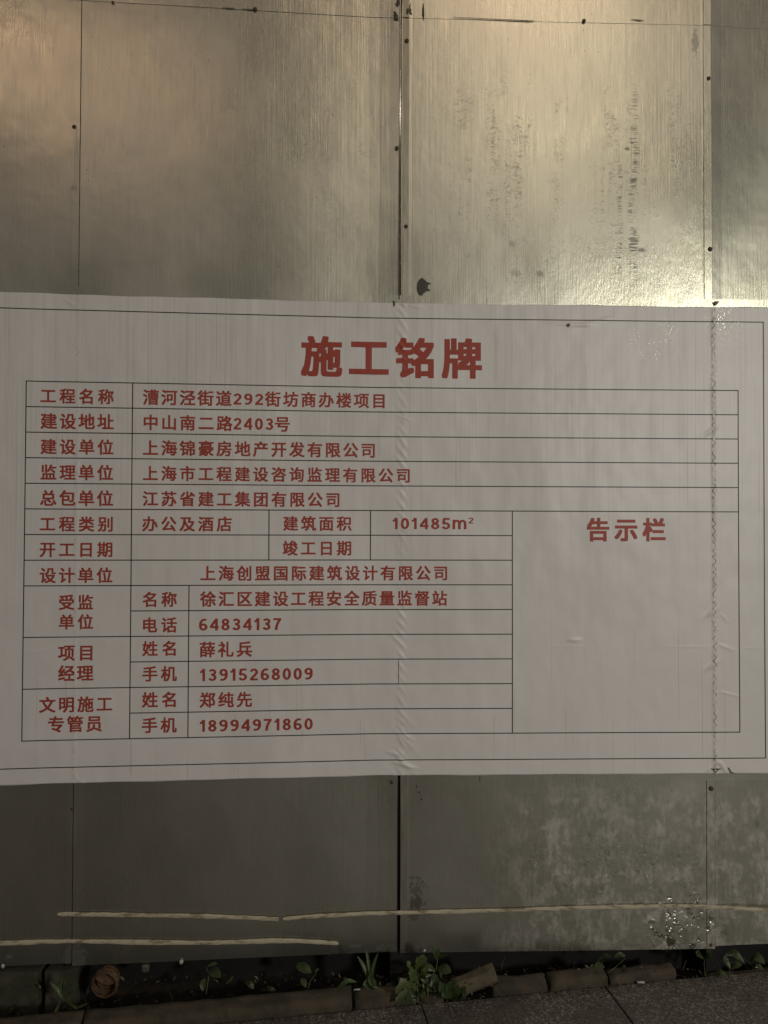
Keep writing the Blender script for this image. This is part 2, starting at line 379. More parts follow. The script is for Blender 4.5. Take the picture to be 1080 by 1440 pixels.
# short scratches along the lap joint
for x0, y0, x1, y1 in ((313, 11.5, 330, 12.5), (340, 13.3, 358, 14.3), (636, 25.5, 750, 30), (887, 27.5, 904, 29.5), (812, 1176, 830, 1173)):
    blot([(x0, y0-.2), (x1, y1-.4), (x1+2, y1+.3), (x1-6, y1+.7), (x0, y0+.4)], 'scratch', SCR)
# see-through tape that sticks out above and below the banner
for X0, X1, z0, z1 in ((-1.6, 1.62, 2.31, 2.366), (.45, 1.62, .545, .60)):
    V, Fc = slab_on_wall(X0, X1, z0, z1, .0046, .0006, .03)
    mesh_obj('clear_tape', V, Fc, METAL, fence)

# ------------------------------------------------------------------ banner
banner = tag(empty('notice_banner'), 'white construction notice banner with red Chinese lettering and black ruled table', 'banner')
BX0, BX1, BZ0, BZ1 = -1.372, 1.592, .5725, 2.336
def g(x): return math.exp(-x*x)
def tri(t): t = t % 1.0; return 1-abs(2*t-1)
def wrinkle(X, z):
    h = 0.0
    d = X-.150
    if abs(d) < .11:                                   # middle joint: slanting folds
        n = mn.noise(Vector((0, 0, z*7)))*.5+.5; p = z/.040 + d*26 + .7*mn.noise(Vector((1, 0, z*9)))
        h += (.0016+.0068*n*n)*g((d-.004)/(.011+.008*n))*tri(p)**2*(.25+.75*max(0, min(1, .5+1.6*mn.noise(Vector((2, 7, z*3.3))))))
        if z < .80: h += .0030*g((d+d*0-.02)/.05)*tri((z+d*1.0)/.085)**4*(1 if z < .74 else .5)
        h += .002*g(d/.05)*max(0, mn.noise(Vector((X*9, 3, z*14))))*max(0, mn.noise(Vector((5, 5, z*5))))*4
    d = X-1.337
    if abs(d) < .10:                                   # right joint: tight zigzag pinches
        n = mn.noise(Vector((4, 0, z*30))); n2 = mn.noise(Vector((8, 0, z*6)))
        c = .004*mn.noise(Vector((9, 2, z*22)))
        h += (.0050+.0030*n2)*g((d-c)/.0075)*(.35+.65*tri(z/.030+6*abs(d)/.02*.35+n))
        h -= .0018*g((d-c-.006)/.005)*tri(z/.021+n*2)
        for zc, am in ((1.185, .006), (.985, .006), (1.87, .004)):
            h += am*g((z-zc-d*.6)/.009)*g((d+.012)/.022)
    d = X+1.027
    if abs(d) < .05:                                   # left joint: shallow ripples
        n = mn.noise(Vector((14, 0, z*12)))
        h += (.0012+.0022*max(0, n+.2))*g((d-.002)/.007)*tri(z/.026-d*40+n)
    # separate creases
    def crease(x0, z0, x1, z1, amp, w):
        dx, dz = x1-x0, z1-z0; L2 = dx*dx+dz*dz; t = ((X-x0)*dx+(z-z0)*dz)/L2
        if t < 0 or t > 1: return 0
        q = abs((X-x0)*dz-(z-z0)*dx)/math.sqrt(L2); return amp*g(q/w)*math.sin(math.pi*t)**.6
    for c in CREASES: 
        if min(c[0], c[2])-.03 < X < max(c[0], c[2])+.03: h += crease(*c)
    return h
CREASES = []
for (a, b, c, d_, amp, w) in [(763, 908, 833, 909, .0006, .003), (797, 899, 815, 900, .005, .006), (770, 455, 838, 459, .003, .007), (800, 462, 860, 447, .003, .006), (560, 427, 598, 434, .003, .005),
                              (930, 909, 1003, 909, .0008, .003), (1008, 905, 1032, 915, .0025, .005), (1040, 911, 1070, 910, .001, .003), (1010, 972, 1040, 979, .0022, .004), (1012, 862, 1024, 877, .002, .004),
                              (38, 920, 105, 905, .0014, .004), (88, 420, 110, 432, .002, .005), (550, 1070, 590, 1081, .004, .006), (540, 1055, 565, 1062, .003, .006), (565, 1030, 583, 1042, .003, .005),
                              (990, 1085, 1010, 1069, .003, .006), (1010, 1069, 1020, 1086, .005, .006), (105, 1085, 112, 1098, .002, .005), (112, 1098, 122, 1099, .003, .005), (288, 452, 320, 455, .0012, .012),
                              (1004, 428, 1030, 436, .003, .006), (560, 585, 578, 592, .0025, .004), (548, 888, 562, 905, .002, .005)]:
    x0, z0 = hit(a, b); x1, z1 = hit(c, d_); CREASES.append((x0, z0, x1, z1, amp, w))
def banner_y(X, z, off=0.0): return wall_y(X)+buckle(X, z)*.8-.0075-wrinkle(X, z)-off

def xs_for(a, b):
    xs = []; x = a
    while x < b:
        xs.append(x)
        fine = min(abs(x-.15), abs(x-1.337), abs(x+1.027))
        x += .0035 if fine < .035 else .008 if fine < .09 else (.012 if any(min(c[0], c[2])-.02 < x < max(c[0], c[2])+.02 and c[4] > .001 for c in CREASES) else .03)
    xs.append(b); return xs
XS = xs_for(BX0, BX1); NZ = 430
V = []
for j in range(NZ):
    z = BZ0+(BZ1-BZ0)*j/(NZ-1)
    for X in XS:
        # the edges are cut by hand, a little uneven
        zz = z
        if j == NZ-1: zz += .0012*math.sin(X*9)+.0008*math.sin(X*31)
        if j == 0: zz += .0010*math.sin(X*11)+.0008*math.sin(X*27)
        V.append((X, banner_y(X, z), zz))
Fc = grid_faces(len(XS), NZ)
nb = len(V); nx = len(XS)
rim = list(range(nx))+[nx*j+nx-1 for j in range(1, NZ)]+[nx*(NZ-1)+i for i in range(nx-2, -1, -1)]+[nx*j for j in range(NZ-2, 0, -1)]
for i in rim: V.append((V[i][0], V[i][1]+.0022, V[i][2]))
for k in range(len(rim)):
    a, b = k, (k+1) % len(rim); Fc.append((rim[b], rim[a], nb+a, nb+b))
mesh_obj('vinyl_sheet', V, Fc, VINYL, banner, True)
# back side of the film
V, Fc = slab_on_wall(BX0+.002, BX1-.002, BZ0+.002, BZ1-.002, .0056, .0003, .1)
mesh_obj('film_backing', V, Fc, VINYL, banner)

INK = .00035
def rule(name, X0, z0, X1, z1, w=.0036):
    V = []; L = math.hypot(X1-X0, z1-z0); n = int(L/.006)+2; dx, dz = (X1-X0)/L, (z1-z0)/L
    for i in range(n):
        t = i/(n-1); x, z = X0+(X1-X0)*t, z0+(z1-z0)*t
        for sgn in (-1, 0, 1):
            xx, zz = x-dz*w/2*sgn, z+dx*w/2*sgn; V.append((xx, banner_y(xx, zz, INK+.0002), zz))
    return mesh_obj(name, V, grid_faces(3, n), BLACK, banner)
hx = lambda px, py: hit(px, py)[0]
TX0, TX1 = -1.205, 1.431; TZ0, TZ1 = .7275, 2.0175
rz = lambda r: TZ1-(TZ1-TZ0)*r/14
c1, c2, c3, c4, c5, c6 = hx(187, 600), hx(266, 900), hx(378.6, 750), hx(521, 750), hx(720, 900), hx(560.5, 940)
w2 = .0018
for r in (0, 1, 2, 3, 4, 5, 14): rule('table_line', TX0-w2, rz(r), TX1+w2, rz(r))
for r in (6, 7, 8, 10, 12): rule('table_line', TX0-w2, rz(r), c5, rz(r))
for r in (9, 11, 13): rule('table_line', c1, rz(r), c5, rz(r))
for x, a, b in ((TX0, 0, 14), (TX1, 0, 14), (c1, 0, 14), (c2, 8, 14), (c3, 5, 7), (c4, 5, 7), (c5, 5, 14)): rule('table_line', x, rz(a), x, rz(b))
rule('table_line', c6, rz(11), c6, rz(12), .0020)
OX0, OX1, OZ0, OZ1 = -1.307, 1.529, .6300, 2.2790
for a in ((OX0-w2, OZ1, OX1+w2, OZ1), (OX0-w2, OZ0, OX1+w2, OZ0), (OX0, OZ0, OX0, OZ1), (OX1, OZ0, OX1, OZ1)): rule('border_line', *a)

TEXTS = [
 ('施工铭牌', 423.5, 677.5, 472.5, 530, .036, 'title_lettering'), ('告示栏', 824.5, 935, 728, 761.5, .034, 'lettering'),
 ('工程名称', 58, 161, 546, 567.5), ('建设地址', 58, 161, 581, 603.5), ('建设单位', 58, 160.5, 617, 639), ('监理单位', 58, 160, 653, 675), ('总包单位', 57.5, 160, 689, 711.5),
 ('工程类别', 57, 159.5, 726, 747.5), ('开工日期', 57, 159, 762, 783.5), ('设计单位', 57, 159, 797.8, 820),
 ('受监', 84, 132, 836, 857.5), ('单位', 84, 132, 863.5, 885), ('项目', 83, 131, 907.5, 929), ('经理', 83, 132.5, 935, 957),
 ('文明施工', 56.5, 159, 979.5, 1002), ('专管员', 69, 144.5, 1006.5, 1029.5),
 [('漕河泾街道', 202, 326.3, 547.8, 569.8), ('292', 328.9, 370.5, 553.6, 569.4), ('街坊商办楼项目', 373, 540.8, 550.8, 572.3)], [('中山南二路', 203, 327.5, 583.3, 605), ('2403', 329, 384.6, 587.8, 604.5), ('号', 387, 408, 586.8, 607.4)], ('上海锦豪房地产开发有限公司', 202, 527, 619, 641),
 ('上海市工程建设咨询监理有限公司', 202, 576, 655, 676.5), ('江苏省建工集团有限公司', 201.5, 477.5, 690.5, 712), ('办公及酒店', 201, 326.5, 726, 747.3),
 ('建筑面积', 398.5, 494.5, 725.5, 746.5), ('竣工日期', 398, 494, 760, 781.3), [('101485', 551.8, 632.7, 727.9, 744.2), ('m', 636, 655.7, 730.8, 744.3), ('2', 658.3, 665.4, 727.8, 736.2)],
 ('上海创盟国际建筑设计有限公司', 282.5, 628.5, 795.3, 816.8), ('名称', 201.5, 249.5, 832, 853.5), ('徐汇区建设工程安全质量监督站', 282, 628.5, 831, 853),
 ('电话', 202, 249.5, 868, 889.5), ('64834137', 280.7, 396, 869.3, 886.5), ('姓名', 201, 248, 901, 922.3), ('薛礼兵', 281.5, 355, 902, 924),
 ('手机', 201, 249.5, 936.5, 958), ('13915268009', 281.7, 440, 940, 957.3), ('姓名', 200.5, 248, 972.5, 994.5), ('郑纯先', 281.5, 355, 973, 994.8),
 ('手机', 200.5, 249.3, 1008.5, 1030.3), ('18994971860', 281.5, 440, 1011.5, 1028.5)]
def text_mesh(body, bold, sp):
    cu = bpy.data.curves.new('t', 'FONT'); cu.body = body; cu.size = 1; cu.offset = bold; cu.resolution_u = 3; cu.space_character = sp
    cu.fill_mode = 'FRONT' if hasattr(cu, 'fill_mode') and False else cu.fill_mode
    o = bpy.data.objects.new('t', cu); COL.objects.link(o)
    dg = bpy.context.evaluated_depsgraph_get(); dg.update()
    me = bpy.data.meshes.new_from_object(o.evaluated_get(dg))
    bpy.data.objects.remove(o); bpy.data.curves.remove(cu)
    return me
def ext(me):
    vs = me.vertices if hasattr(me, 'vertices') else me.verts
    xs = [v.co.x for v in vs]; ys = [v.co.y for v in vs]; return min(xs), max(xs), min(ys), max(ys)
def arc(cx, cy, rx, ry, a0, a1, n=14):
    return [(cx+rx*math.cos(math.radians(a0+(a1-a0)*i/n)), cy+ry*math.sin(math.radians(a0+(a1-a0)*i/n))) for i in range(n+1)]
HH = .0                                    # figures 1.0 tall, heavy grotesque strokes given by their centre lines
FIG = {'0': (.60, [arc(.30, .5, .205, .405, 0, 360, 28)]), '1': (.40, [[(.265, 0), (.265, 1.0)], [(.0, .735), (.09, .75), (.17, .80), (.215, .88), (.235, 1.0)]]),
 '2': (.60, [arc(.30, .70, .20, .205, 172, 0, 12)+arc(.26, .68, .24, .2, -8, -38, 3)+[(.25, .30), (.14, .18), (.098, .07)], [(.02, .088), (.585, .088)]]),
 '3': (.60, [arc(.29, .725, .185, .182, 160, -90, 14), arc(.285, .285, .205, .198, 90, -165, 15), [(.2, .535), (.33, .535)]]),
 '4': (.62, [[(.46, 0), (.46, 1.0)], [(.0, .285), (.62, .285)], [(.46, .93), (.36, .80), (.07, .33)]]),
 '5': (.60, [[(.56, .915), (.14, .915)], [(.165, .96), (.105, .47)], [(.10, .50)]+arc(.28, .31, .22, .225, 125, -162, 17)]),
 '6': (.60, [arc(.305, .30, .205, .21, 0, 360, 24), arc(.38, .50, .285, .41, 62, 178, 12)+[(.10, .32)]]),
 '7': (.58, [[(.0, .91), (.565, .91)], [(.50, .90), (.38, .72), (.27, .45), (.22, .22), (.205, 0)]]),
 '8': (.60, [arc(.30, .725, .178, .182, 0, 360, 22), arc(.30, .285, .205, .198, 0, 360, 24)]),
 '9': (.60, [arc(.295, .70, .205, .21, 0, 360, 24), arc(.22, .50, .285, .41, -118, -2, 12)+[(.50, .68)]]),
 'm': (1.34, [[(.10, 0), (.10, 1.0)], [(.10, .55)]+arc(.355, .62, .235, .27, 170, 0, 10)+[(.60, 0)], [(.62, .55)]+arc(.875, .62, .235, .27, 170, 0, 10)+[(1.12, 0)]])}
def figures(bm, body, w=.19):
    x = 0; lay = 0
    for ch in body:
        adv, strokes = FIG[ch]
        for st in strokes:
            P = [Vector((x+a, b)) for a, b in st]; closed = (P[0]-P[-1]).length < 1e-4
            if closed: P = P[:-1]
            n = len(P); rows = []
            for i, p in enumerate(P):
                a = P[(i-1) % n] if closed or i else P[0]; b = P[(i+1) % n] if closed or i < n-1 else P[-1]
                d = (b-a).normalized(); nn = Vector((-d.y, d.x))*w/2
                nn.y *= .88
                rows.append((bm.verts.new((p.x+nn.x, p.y+nn.y, lay)), bm.verts.new((p.x-nn.x, p.y-nn.y, lay))))
            for i in range(n if closed else n-1):
                a, b = rows[i], rows[(i+1) % n]; bm.faces.new((a[0], a[1], b[1], b[0]))
            lay += 1
        x += adv+.19
def glyphs(body, bold, ratio):
    bm = bmesh.new()
    if body[0] in FIG:
        figures(bm, body, .24 if body == 'm' else .19); return bm
    a = text_mesh(body, 0, 1.0); e1 = ext(a); bpy.data.meshes.remove(a)
    sp = 1.0
    if len(body) > 1:
        a = text_mesh(body, 0, 1.3); e2 = ext(a); bpy.data.meshes.remove(a)
        w1, w2_ = e1[1]-e1[0]+2*bold, e2[1]-e2[0]+2*bold; h = e1[3]-e1[2]+2*bold
        sp = 1+.3*(ratio*h-w1)/max(1e-6, w2_-w1); sp = max(.9, min(1.6, sp))
    me = text_mesh(body, 0, sp); kk = 0
    for sx in (-1, 0, 1):                # heavier strokes: the same outline struck nine times, each a hair behind the last
        for sy in (-1, 0, 1):
            n0 = len(bm.verts); bm.from_mesh(me); bm.verts.ensure_lookup_table()
            for v in bm.verts[n0:]: v.co += Vector((sx*bold, sy*bold*.80, kk))
            kk += 1
    bpy.data.meshes.remove(me)
    return bm
for T in TEXTS:
    runs = T if isinstance(T, list) else [T]; nm = runs[0][6] if len(runs[0]) > 6 else 'lettering'
    bm = bmesh.new(); X0 = 9; X1 = -9; z0 = 9; z1 = -9
    for Rn in runs:
        body, xl, xr, yt, yb = Rn[:5]; bold = Rn[5] if len(Rn) > 5 else .026
        a1, b1 = hit(xl, yt); _, b0 = hit(xl, yb); a2 = hit(xr, (yt+yb)/2)[0]
        q = glyphs(body, bold, (a2-a1)/(b1-b0)); e = ext(q)
        for v in q.verts: v.co = Vector((a1+(v.co.x-e[0])/(e[1]-e[0])*(a2-a1), v.co.z, b0+(v.co.y-e[2])/(e[3]-e[2])*(b1-b0)))
        tmp = bpy.data.meshes.new('t'); q.to_mesh(tmp); q.free(); bm.from_mesh(tmp); bpy.data.meshes.remove(tmp)
        X0 = min(X0, a1); X1 = max(X1, a2); z0 = min(z0, b0); z1 = max(z1, b1)
    for sx, hw, st in ((.15, .035, .0035), (1.337, .03, .0035), (-1.027, .014, .0035)):
        if X0 < sx+hw and X1 > sx-hw:
            x = sx-hw
            while x <= sx+hw:
                gm = [f for f in bm.faces if min(v.co.x for v in f.verts) < x < max(v.co.x for v in f.verts)]
                gg = set(gm) | {e_ for f in gm for e_ in f.edges} | {v for f in gm for v in f.verts}
                if gm: bmesh.ops.bisect_plane(bm, geom=list(gg), plane_co=(x, 0, 0), plane_no=(1, 0, 0), dist=1e-6)
                x += st
            z = z0
            while z < z1:
                gm = [f for f in bm.faces if abs(f.calc_center_median().x-sx) < hw and min(v.co.z for v in f.verts) < z < max(v.co.z for v in f.verts)]
                gg = set(gm) | {e_ for f in gm for e_ in f.edges} | {v for f in gm for v in f.verts}
                if gm: bmesh.ops.bisect_plane(bm, geom=list(gg), plane_co=(0, 0, z), plane_no=(0, 0, 1), dist=1e-6)
                z += .0041
    for v in bm.verts: v.co.y = banner_y(v.co.x, v.co.z, INK+v.co.y*.00003)
    bmesh.ops.recalc_face_normals(bm, faces=bm.faces)
    bm_obj(nm, bm, RED, banner)

# small torn nicks at the top and bottom edges of the banner, over the joints
def film_bit(pts, name, mat, lift=.004):
    V = []
    for i, (px, py) in enumerate(pts):
        X, z = hit(px, py); V.append((X, banner_y(X, z, lift+.003*(i % 2)), z))
    return mesh_obj(name, V, [tuple(range(len(V)))], mat, banner)
NICK = simple('nick_dark', (.17, .16, .13), (.09, .08, .06), 90, .8)  # dark mottled tone for the nick patches
film_bit([(552.5, 423), (555.5, 425), (555.5, 431), (553.5, 432), (552.8, 428)], 'torn_nick', NICK, .0015)
film_bit([(1001.5, 425), (1010, 425), (1007, 429), (1004, 431)], 'torn_nick', NICK, .0015)
film_bit([(997, 1079), (1013, 1079), (1008, 1082), (1004, 1085), (1001, 1082)], 'torn_nick', NICK, .0012)
film_bit([(1021, 1078), (1023, 1078), (1027, 1084), (1034, 1087), (1025, 1086)], 'torn_nick', NICK, .0012)
film_bit([(768.0+27, 457.5), (798, 455.8), (801, 457), (799, 461), (796, 460)], 'torn_nick', NICK, .0012)

# ------------------------------------------------------------------ pale strips on the sheets
def strip(pts, w, label, seed):
    rr = random.Random(seed); P = [hit(px, py) for px, py in pts]
    xs = []; x = P[0][0]
    while x < P[-1][0]: xs.append(x); x += .012
    xs.append(P[-1][0]); V = []; n = len(xs)
    def zat(x):
        for (a, za), (b, zb) in zip(P, P[1:]):
            if x <= b: t = (x-a)/(b-a); return za+(zb-za)*t
        return P[-1][1]
    def zs(x): return (zat(x-.03)+zat(x)+zat(x+.03))/3 if xs[0]+.03 < x < xs[-1]-.03 else zat(x)
    for i, x in enumerate(xs):
        ww = w*(1+.30*mn.noise(Vector((x*4.5, seed, 0)))+.20*max(0, mn.noise(Vector((x*30, seed, 5))))*2-.05*rr.random())
        if i in (0, n-1): ww *= .55
        z = zs(x)+.0012*mn.noise(Vector((x*20, seed, 3))); y0 = wall_y(x)+buckle(x, z)-.0056
        d = .0048*(1+.4*mn.noise(Vector((x*5, seed, 9))))
        for a, b in ((-.5, 0), (-.42, .8), (-.1, 1.0+.08*rr.random()), (.25, .9), (.44, .65), (.5, 0)):
            V.append((x, y0-d*b, z+a*ww))
    Fc = [(i*6+k, (i+1)*6+k, (i+1)*6+k+1, i*6+k+1) for i in range(n-1) for k in range(5)] + [(0, 1, 2, 3, 4, 5), tuple((n-1)*6+k for k in (5, 4, 3, 2, 1, 0))]
    o = mesh_obj('pale_strip', V, Fc, STRIP); rebase(o, (V[0][0], V[0][1], V[0][2]))
    return tag(o, label, 'strip', 'pale strips stuck across the foot of the hoarding')
strip([(82, 1284), (150, 1284.5), (230, 1286), (310, 1287.8), (392, 1291)], .0145, 'short frayed pale strip on the left sheet, the upper left of the three strips', 1)
strip([(398, 1290.5), (440, 1287), (500, 1284), (560, 1282.5), (640, 1281), (720, 1278.5), (800, 1275.5), (900, 1273.5), (960, 1272.5), (1003, 1274), (1050, 1277), (1120, 1281)], .0135, 'long pale strip crossing the middle joint and running to the right edge', 2)
strip([(-40, 1327), (0, 1325.5), (40, 1324), (110, 1322), (200, 1323.5), (300, 1324.5), (400, 1321), (440, 1322.5), (476, 1325.5)], .0155, 'lowest pale strip, running in from the left edge just above the dark gap', 3)
# bits of torn film at the foot of the sheets
def scrap(px, py, s, Y, label, mat=WHITE, seed=0, name='torn_scrap', cat='scrap', flat=.5):
    rr = random.Random(seed+100); s *= .75; c = on_y(px, py, Y); bm = bmesh.new()
    bmesh.ops.create_icosphere(bm, subdivisions=2, radius=s)
    for v in bm.verts: v.co = Vector((v.co.x*(.7+.5*rr.random()), v.co.y*flat, v.co.z*(1+.5*rr.random())))+Vector((rr.random()-.5, 0, rr.random()-.5))*s*.5
    o = bm_obj(name, bm, mat); o.location = c; return tag(o, label, cat)
scrap(255, 1353, .009, -.045, 'small crumpled white scrap hanging at the foot of the left sheet above the dark gap', WHITE, 1)
scrap(4, 1359, .008, -.105, 'small white scrap at the far left edge of the sheet foot', WHITE, 2)
scrap(597, 1337, .006, -.02, 'tiny white scrap stuck at the sheet foot behind the tall weed', WHITE, 3)

# ------------------------------------------------------------------ ground
E0 = Vector((.215, -.197, 0)); U = Vector((.668, .087, 0)).normalized(); Vd = Vector((-U.y, U.x, 0))   # kerb line and its normal towards the hoarding
def uv(u, v, z): p = E0+U*u+Vd*v; return (p.x, p.y, z)
def to_uv(p): d = Vector((p.x, p.y, 0))-E0; return d.dot(U), d.dot(Vd)
# soil behind the kerb
V = []; nu, nv = 150, 44
for j in range(nv):
    for i in range(nu):
        u = -3.6+7.4*i/(nu-1); v = .0+.75*(j/(nv-1))
        x, y, _ = uv(u, v, 0)
        z = -.212+.022*mn.noise(Vector((x*9, y*9, 0)))+.012*mn.noise(Vector((x*30, y*30, 4)))
        z -= .02*min(1, max(0, v-.05)/.1)
        V.append((x, y, z))
soil = mesh_obj('soil', V, grid_faces(nu, nv), SOILM, None, True); soil['kind'] = 'structure'
# open ground on the near side
V = [uv(-40, 0, -.19), uv(40, 0, -.19), uv(40, -70, -.19), uv(-40, -70, -.19)]
gr = mesh_obj('ground', V, [(3, 2, 1, 0)], ASPH); gr['kind'] = 'structure'
V = [uv(-40, .0, -.27), uv(40, .0, -.27), uv(40, 30, -.27), uv(-40, 30, -.27)]
g2 = mesh_obj('ground', V, [(0, 1, 2, 3)], SOILM); g2['kind'] = 'structure'
pav = empty('pavement'); pav['kind'] = 'structure'; pav.location = uv(0, 0, -.185)
inv = Matrix.Translation(-Vector(pav.location))
SL = .674
def block(u0, u1, v0, v1, z0, z1, bev, seed=0, jig=.0, top=0.0):
    rr = random.Random(seed); bm = bmesh.new(); bmesh.ops.create_cube(bm, size=1)
    for q in bm.verts:
        u = u0 if q.co.x < 0 else u1; v = v0 if q.co.y < 0 else v1; z = z0 if q.co.z < 0 else z1
        p = Vector(uv(u+jig*(rr.random()-.5), v+jig*(rr.random()-.5), z+(top*(rr.random()-.5) if q.co.z > 0 else 0))); q.co = p
    if bev: bmesh.ops.bevel(bm, geom=bm.edges[:], offset=bev, segments=1, affect='EDGES')
    return bm
for i in range(-5, 6):
    for j in range(5):
        bm = block(i*SL+.0022, (i+1)*SL-.0022, -(j+1)*SL+.0022, -j*SL-.0022-(.003 if j == 0 else 0), -.185, -.15+R.uniform(-.0012, .0012), .0018, i*9+j)
        bm.transform(inv); bm_obj('paving_slab', bm, PAVE, pav)
kerb = empty('kerb'); kerb['kind'] = 'structure'; kerb.location = uv(0, 0, -.21); kinv = Matrix.Translation(-Vector(kerb.location))
def rough_block(u0, u1, v0, v1, z0, z1, seed, name='kerb_stone', mat=KERBM, amp=.005, parent=kerb, rot=None):
    bm = block(u0, u1, v0, v1, z0, z1, 0, seed, .006, .006)
    # cut into cells and roughen
    L = u1-u0; cuts = max(2, int(L/.03))
    le = [e for e in bm.edges if abs((e.verts[0].co-e.verts[1].co).normalized().dot(U)) > .8]
    bmesh.ops.subdivide_edges(bm, edges=le, cuts=cuts, use_grid_fill=True)
    oe = [e for e in bm.edges if abs((e.verts[0].co-e.verts[1].co).normalized().dot(U)) < .5]
    bmesh.ops.subdivide_edges(bm, edges=oe, cuts=3, use_grid_fill=True)
    for v in bm.verts:
        n = mn.noise_vector(v.co*14+Vector((seed, 0, 0)))*amp + mn.noise_vector(v.co*45+Vector((seed, 0, 0)))*amp*.45
        v.co += n
    c = sum((v.co for v in bm.verts), Vector())/len(bm.verts)
    bmesh.ops.smooth_vert(bm, verts=bm.verts, factor=.22, use_axis_x=True, use_axis_y=True, use_axis_z=True)
    if rot:
        bm.transform(Matrix.Translation(c) @ rot @ Matrix.Translation(-c))
    if parent: bm.transform(kinv)
    return bm_obj(name, bm, mat, parent, True)
us = [to_uv(on_z(px, 1400, -.115))[0] for px in (-330, 128, 497, 590, 700, 785, 880, 988)]
for i, (a, b) in enumerate(zip(us, us[1:])):
    if i == 3: continue                                  # gap where the stone has broken out
    top = (-.112, -.114, -.122, 0, -.119, -.117, -.121)[i]; wd = (.082, .080, .070, 0, .060, .060, .055)[i]
    rough_block(a+.003, b-.003, .002, wd, -.20, top, 10+i, amp=.005 if i < 2 else .009)
rough_block(us[3]+.002, us[3]+.09, .002, .05, -.20, -.150, 31)
u2 = us[7]
rough_block(us[0]-2.2, us[0]-.004, .002, .08, -.20, -.115, 41)
rough_block(u2+.12, u2+.9, -.001, .035, -.20, -.158, 42, amp=.006)
# the broken stone leaning up
pc = on_z(668, 1392, -.15); u_, v_ = to_uv(pc)
st = rough_block(u_-.085, u_+.075, .012, .06, -.148, -.098, 77, 'broken_stone', BRICKM, .006, None, Matrix.Rotation(math.radians(-17), 4, 'Y'))
st.location.z = .012; tag(st, 'broken wedge of pale stone tilted up between the weeds and the kerb', 'stone')
rebase_loc = Vector(uv(u_, .03, -.15)); st.data.transform(Matrix.Translation(-rebase_loc)); st.location = rebase_loc+Vector((0, 0, .012))
# mossy footing under the left sheets
foot = empty('concrete_footing', (-1.2, -.02, -.25)); tag(foot, 'mossy concrete footing showing under the far left sheet', 'footing')
for a, b, zt in ((-1.75, hx(56, 1370), -.088), (hx(66, 1370), hx(111, 1370), -.088)):
    bm = bmesh.new(); bmesh.ops.create_cube(bm, size=1, matrix=Matrix.Translation(((a+b)/2, -.015, -.165)) @ Matrix.Diagonal((b-a, .13, zt*2+.33, 1)))
    bmesh.ops.subdivide_edges(bm, edges=bm.edges[:], cuts=6, use_grid_fill=True)
    for v in bm.verts: v.co += mn.noise_vector(v.co*20)*.005
    bm.transform(Matrix.Translation((1.2, .02, .25))); bm_obj('concrete_block', bm, MOSSC, foot)

# pebbles and crumbs: uncountable
bm = bmesh.new()
for i in range(900):
    u = R.uniform(-1.9, 1.7); near = R.random() < .45
    if near: v = R.uniform(-.05, .012)*R.random(); z = -.149
    else: v = R.uniform(.07, .30); z = -.212
    r = R.uniform(.0012, .004) if near else R.uniform(.002, .009)
    p = Vector(uv(u, v, z+r*.3))
    bmesh.ops.create_icosphere(bm, subdivisions=1, radius=r, matrix=Matrix.Translation(p) @ Matrix.Rotation(R.random()*6, 4, 'Z') @ Matrix.Diagonal((1, R.uniform(.6, 1), R.uniform(.4, .8), 1)))
gv = bm_obj('gravel', bm, simple('grit', (.04, .034, .026), (.08, .068, .052), 60, .9)); tag(gv, 'scattered grit and crumbs in the trench and along the paving edge', 'gravel', kind='stuff')
bm = bmesh.new()
for i in range(120):                                      # dead leaf crumbs
    u = R.uniform(-1.7, 1.5); v = R.uniform(.06, .28); p = Vector(uv(u, v, -.205)); s_ = R.uniform(.006, .02)
    mt = Matrix.Translation(p) @ Matrix.Rotation(R.random()*6, 4, 'Z') @ Matrix.Rotation(R.uniform(-.6, .6), 4, 'X')
    vs = [bm.verts.new(mt @ Vector(q)) for q in ((-s_, 0, 0), (0, -s_*.35, .003), (s_, 0, 0), (0, s_*.4, .002))]
    bm.faces.new(vs)
lt = bm_obj('leaf_litter', bm, simple('dead_leaf', (.11, .075, .04), (.06, .04, .022), 50, .85)); tag(lt, 'dead leaf crumbs lying in the dark trench', 'leaf litter', kind='stuff')

bm = bmesh.new()
for i in range(150):
    u = R.uniform(-1.6, 1.4); v = R.uniform(.05, .24); p = Vector(uv(u, v, -.205)); L_ = R.uniform(.02, .085); a = R.uniform(0, 6.28); t_ = R.uniform(.05, .9)
    d = Vector((math.cos(a), math.sin(a), t_)).normalized(); q = p+d*L_*.5+Vector((0, 0, .006)); e2_ = p+d*L_+Vector((R.uniform(-.01, .01), 0, -.004))
    pts_ = [p, q, e2_]; w_ = Vector((R.uniform(.0006, .0014), R.uniform(-.0006, .0006), 0))
    vs = [bm.verts.new(x_+sg*w_) for x_ in pts_ for sg in (-1, 1)]
    bm.faces.new((vs[0], vs[1], vs[3], vs[2])); bm.faces.new((vs[2], vs[3], vs[5], vs[4]))
dg_ = bm_obj('dry_grass', bm, simple('dry_stalk', (.10, .085, .05), (.05, .05, .025), 40, .8)); tag(dg_, 'thin dry stalks and runners lying across the dark trench', 'dry grass', kind='stuff')
